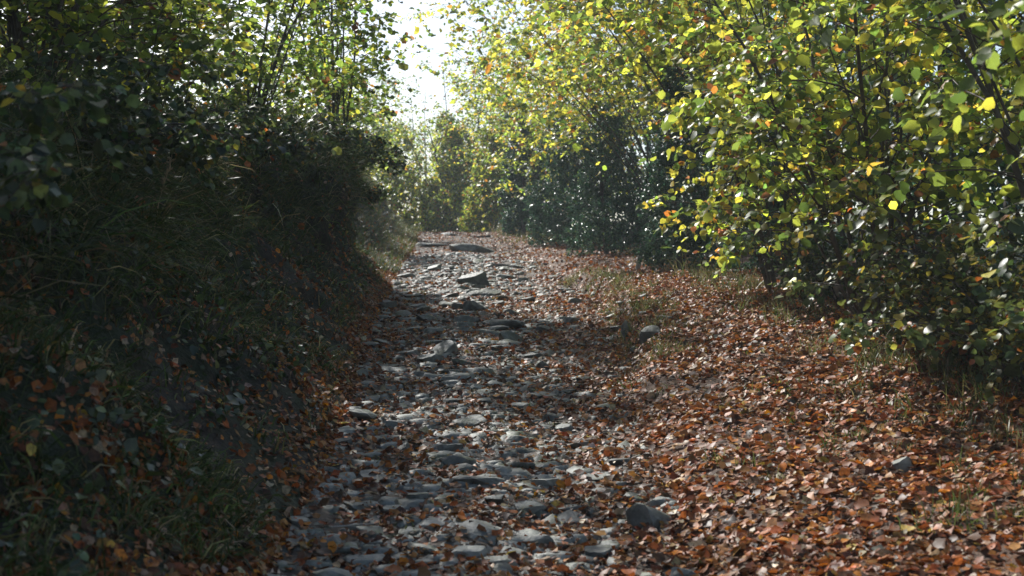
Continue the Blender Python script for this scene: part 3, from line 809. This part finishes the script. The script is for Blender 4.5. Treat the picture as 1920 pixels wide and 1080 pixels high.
# ------------------------------------------------------------------ bramble and undergrowth on the right
BRM = [(.04, .065, .025), (.07, .10, .03), (.13, .15, .035), (.34, .27, .04), (.36, .12, .025)]
RB = 'brambles at the foot of the right hedge'
kw = dict(cols=BRM, mat=M_DARKLEAF, spread=.8, nt=4, nl=7, key='bramble', stem_r=.010, low=.12, blen=.30, tl=(.12, .3), stemname='cane', bend=.55, flat=.4, face=.6)
shrub('bramble_bush', 'large bramble with small green and yellow leaves at the right edge', 'bramble', RB, (3.75, 9.2), 61, 16, 2.1, (-.05, -.1), nb=10, leaf=.055, wts=[2, 4, 4.5, 2.8, .7], single=200, **kw)
shrub('bramble_bush', 'bramble mound in front of the many stemmed hazel', 'bramble', RB, (3.85, 10.6), 62, 14, 1.3, (.0, -.1), nb=9, leaf=.05, wts=[3, 4, 4, 1.8, .5], single=120, **kw)
shrub('bramble_bush', 'low bramble between the two nearest hazel clumps', 'bramble', RB, (3.6, 14.0), 63, 10, 1.3, (0, -.1), nb=8, leaf=.05, wts=[5, 4, 2, .7, .3], **kw)
shrub('bramble_bush', 'bramble out of sight of the lane in the right hand corner', 'bramble', RB, (4.2, 6.6), 64, 12, 2.0, (-.05, .05), nb=8, leaf=.055, wts=[4, 4, 3, 1.6, .5], **kw)

# ------------------------------------------------------------------ left bank top
def on_bank(s, Y):
    x, y, z = S_bank(np.array([s]), np.array([float(Y)])); return (float(x[0]), float(Y), float(z[0]))
LG = 'shrubs along the top of the left bank'
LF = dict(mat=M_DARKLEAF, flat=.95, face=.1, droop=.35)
shrub('bank_shrub', 'airy young hazel with thin upright stems at the end of the dark bank', 'shrub', LG, on_bank(.82, 21.6), 71, 15, 5.4, (.0, -.02), .20, 12, 4, 8, .085, W_GRN, stem_r=.018, low=.06, flat=.8, face=.2, droop=.4, blen=.22)
shrub('bank_shrub', 'yellowing hazel with orange leaves on the bank top left of the airy one', 'shrub', LG, on_bank(.88, 17.0), 72, 11, 3.6, (.14, -.03), .34, 9, 5, 8, .075, W_GRN, single=150, stem_r=.02, low=.05, flat=.7, face=.2)
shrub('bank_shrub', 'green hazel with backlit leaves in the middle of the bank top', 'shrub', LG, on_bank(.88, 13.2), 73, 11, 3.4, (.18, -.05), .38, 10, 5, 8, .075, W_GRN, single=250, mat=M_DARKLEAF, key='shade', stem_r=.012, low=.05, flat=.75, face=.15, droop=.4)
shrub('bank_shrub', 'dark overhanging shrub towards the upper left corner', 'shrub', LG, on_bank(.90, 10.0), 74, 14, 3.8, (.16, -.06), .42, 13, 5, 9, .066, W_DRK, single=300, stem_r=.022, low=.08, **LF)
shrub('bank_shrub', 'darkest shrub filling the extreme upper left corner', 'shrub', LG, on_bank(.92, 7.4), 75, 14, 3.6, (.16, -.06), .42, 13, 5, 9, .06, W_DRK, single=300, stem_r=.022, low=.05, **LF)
shrub('bank_shrub', 'shrub on the bank beside the camera', 'shrub', LG, on_bank(.95, 4.0), 76, 9, 2.8, (.05, -.1), .4, 8, 4, 8, .08, W_DRK, stem_r=.022, low=.1, **LF)
shrub('bank_shrub', 'shrub on the bank behind the camera, out of the picture', 'shrub', LG, on_bank(.92, -.5), 77, 9, 4.0, (.1, 0), .4, 8, 5, 8, .09, W_DRK, stem_r=.022, low=.1, tm=TINY, twigs=False, **LF)
shrub('bank_shrub', 'farther shrub on the bank behind the camera, out of the picture', 'shrub', LG, on_bank(.92, -5), 78, 9, 4.5, (.12, 0), .4, 8, 5, 8, .09, W_DRK, stem_r=.022, low=.1, tm=TINY, twigs=False, **LF)
for i, (Yb, ss, h, lab) in enumerate([(31, .97, 2.6, 'low shrub on the sunlit slope beyond the dark bulge'), (35, .78, 2.8, 'low pale shrub farther along the sunlit slope'),
                                  (43, .8, 3.2, 'hazy shrub on the left near the crest'), (52, .7, 3.6, 'shaded shrub left of the crest')]):
    shrub('bank_shrub', lab, 'shrub', LG, on_bank(ss, Yb), 80+i, 9, h, (.05, 0), .45, 8, 5, 7, .10, W_GRN, stem_r=.02, low=.05)
for i, (bx, by, h, lab) in enumerate([(-6.2, 11.0, 6.3, 'tall bush added to shade the upper left corner shrubs and close their gaps'), (-6.5, 15.6, 5.6, 'tall bush added for shade behind the green hazel of the bank top'), (-5.9, 18.8, 3.0, 'low dark bush left of the airy young hazel')]):
    evergreen(lab, (bx, by), 180+i, h, 1.9, 1500, .10, 'hedge_bush', 'bushes behind the left bank shrubs', HAZ, W_DRK, M_DARKLEAF, zb=on_bank(1, by)[2])  # the two tall ones are added on the sun side to shade the bank shrubs
LB = 'brambles growing on the left bank'
kb = dict(kw); kb.update(flat=.9, face=.15, bend=.75)
for i, (Yb, ss, h, lab) in enumerate([(5.6, .66, 1.2, 'bramble trailing down the bank at the left edge'), (8.6, .72, 1.3, 'bramble hanging under the dark overhanging shrub'),
                                  (11.6, .74, 1.2, 'bramble with glossy leaves on the middle of the bank'), (14.8, .76, 1.2, 'bramble below the yellowing hazel on the bank'),
                                  (18.6, .80, 1.0, 'bramble over the dark bulge of the bank'),
                                  (21.0, .70, .9, 'bramble hanging off the far end of the dark bulge'), (23.0, .55, .8, 'small bramble at the foot of the airy hazel where the bank ends')]):
    shrub('bramble_bush', lab, 'bramble', LB, on_bank(ss, Yb), 90+i, 11, h, (.3, -.1), nb=8, leaf=.055, wts=[6, 4, 1.2, .4, .3], **kb)

n = 13000
Y = 3.4+21*rng.random(n)**1.35; s_ = .16+.80*rng.random(n)
k = vnoise(Y*1.1+9, s_*6, 61)*.75+vnoise(Y*4, s_*17, 62)*.35 > .5+.2*rng.random(n)
Y, s_ = Y[k], s_[k]; n = len(Y)
P, N = surf_points(S_bank, s_, Y)
N2 = norm(N*.5+np.array([.1, -.1, .8])+rng.normal(0, .35, (n, 3)))
D = norm(rng.normal(0, 1, (n, 3))+np.array([.4, -.1, -.5]))
iv = add('ivy', leaf_mesh('ivy', P+N*rng.uniform(.01, .12, (n, 1)), D, N2, .05*np.exp(rng.normal(0, .3, n)), palette(n, BRM, [6, 4, 1, .25, .35]), OVALS), M_HOLLY)
tag(iv, 'glossy ivy and small leaves creeping over the shaded bank', 'ivy', kind='stuff')

# ------------------------------------------------------------------ far trees beyond the crest
def far_tree(label, x, y, seed, H, wts, stems=5, leaf=.15, lean=(0, 0)):
    shrub('hedgerow_tree', label, 'tree', 'hazy trees beyond the crest', (x, y, float(zp(y))), seed, stems, H, lean, .4, 15, 6, 8, leaf, wts, stem_r=.06, low=.03, blen=.28, stemname='trunk', sink=.2, tl=(.4, .9), tm=TINY, twigs=False)
far_tree('pale tree standing closest behind the crest in line with the lane', -2.6, 58, 101, 7.5, W_HAZ)
far_tree('hazy tree right of the lane end', -.2, 54, 102, 7.5, W_HAZ)
far_tree('dark green tree in the middle behind the crest', -4.6, 66, 103, 8.2, W_GRN)
far_tree('tall pale tree left of the lane end', -7.6, 70, 104, 8.0, W_HAZ)
far_tree('faint tree farthest left behind the sunlit slope', -11.5, 72, 105, 7.0, W_GRN)
far_tree('faint tree showing behind the crest hazel', 2.0, 62, 106, 8.6, W_HAZ)

# ------------------------------------------------------------------ small things
x, y, z = lookup(1192, 506)
st = np.array([[0, 0, -.15], [.02, 0, .1], [.10, 0, .55]])
import bmesh
bm = bmesh.new()
bmesh.ops.create_cube(bm, size=1)
for v in bm.verts:
    v.co = Vector((v.co.x*.085, v.co.y*.06, (v.co.z+.5)*.62-.14)); v.co.x += (v.co.z+.14)*.22
    if v.co.z > .3: v.co.z += v.co.x*.25
bmesh.ops.bevel(bm, geom=bm.edges[:], offset=.008, segments=2, affect='EDGES')
me = bpy.data.meshes.new('wooden_stake'); bm.to_mesh(me); bm.free()
tag(add('wooden_stake', me, M_STAKE, loc=(x, y, z)), 'short weathered wooden stake leaning in the leaves beside evergreen bushes', 'stake')
def stalk(label, base, H, lean, seed):
    r = np.random.default_rng(seed)
    root = tag(empty('dry_stalk', base), label, 'dead plant')
    pts = curve_pts((0, 0, -.03), (lean, 0, 1), H, 6, (lean, 0, -.1), r, .05)
    add('stem', tubes_mesh('stem', [tube(pts, np.linspace(.006, .002, 7), 5)]), M_STRAW, root)
    hd = []
    for i in range(26):
        p, td = along(pts, .6+.4*i/26)
        d = norm(td+r.normal(0, .6, 3)); hd.append(tube(np.array([p, p+d*.02, p+d*.045]), np.array([.002, .008, .002]), 5))
    add('seed_head', tubes_mesh('seed_head', hd), M_STRAW, root)
b = on_bank(.5, 9.5); stalk('pale dry seed stalk standing out against the dark bank', b, .75, .15, 5)
b = on_bank(.80, 8.0); stalk('yellow dry stalk high on the left bank', (b[0]+.05, b[1], b[2]), .7, -.1, 6)
for i, (px, py, L, rz, lab) in enumerate([(620, 1000, .5, .5, 'thin fallen stick at the foot of the dark bank'), (1060, 850, .35, 2.6, 'thin stick among the lane stones'), (1500, 830, .45, .9, 'thin stick lying on the leafy verge')]):
    x, y, z = lookup(px, py); r = np.random.default_rng(200+i)
    pts = curve_pts((0, 0, .03), (math.cos(rz), math.sin(rz), .05), L, 6, (0, 0, 0), r, .12); pts[:, 2] = np.abs(pts[:, 2])*.4+.02
    tag(add('fallen_stick', tubes_mesh('fallen_stick', [tube(pts, np.linspace(.007, .003, 7), 5)]), M_STAKE, loc=(x, y, z)), lab, 'stick', 'fallen sticks')

# ------------------------------------------------------------------ morning haze
me = bpy.data.meshes.new('haze')
x0, x1, y0, y1, z0, z1 = -320, 320, -16, 890, -8, 16
me.from_pydata([(x0, y0, z0), (x1, y0, z0), (x1, y1, z0), (x0, y1, z0), (x0, y0, z1), (x1, y0, z1), (x1, y1, z1), (x0, y1, z1)], [],
               [(0, 3, 2, 1), (4, 5, 6, 7), (0, 1, 5, 4), (1, 2, 6, 5), (2, 3, 7, 6), (3, 0, 4, 7)])
m, n_, l_ = new_mat('haze air')
out = n_.new('ShaderNodeOutputMaterial'); pv = n_.new('ShaderNodeVolumePrincipled')
pv.inputs['Color'].default_value = (.86, .94, 1, 1); pv.inputs['Density'].default_value = 0.0011; pv.inputs['Anisotropy'].default_value = 0.15
l_.new(pv.outputs[0], out.inputs['Volume'])
HAZE = True
if HAZE:
    tag(add('haze', me, m), 'thin pale haze filling the air of the lane', 'haze', kind='stuff')
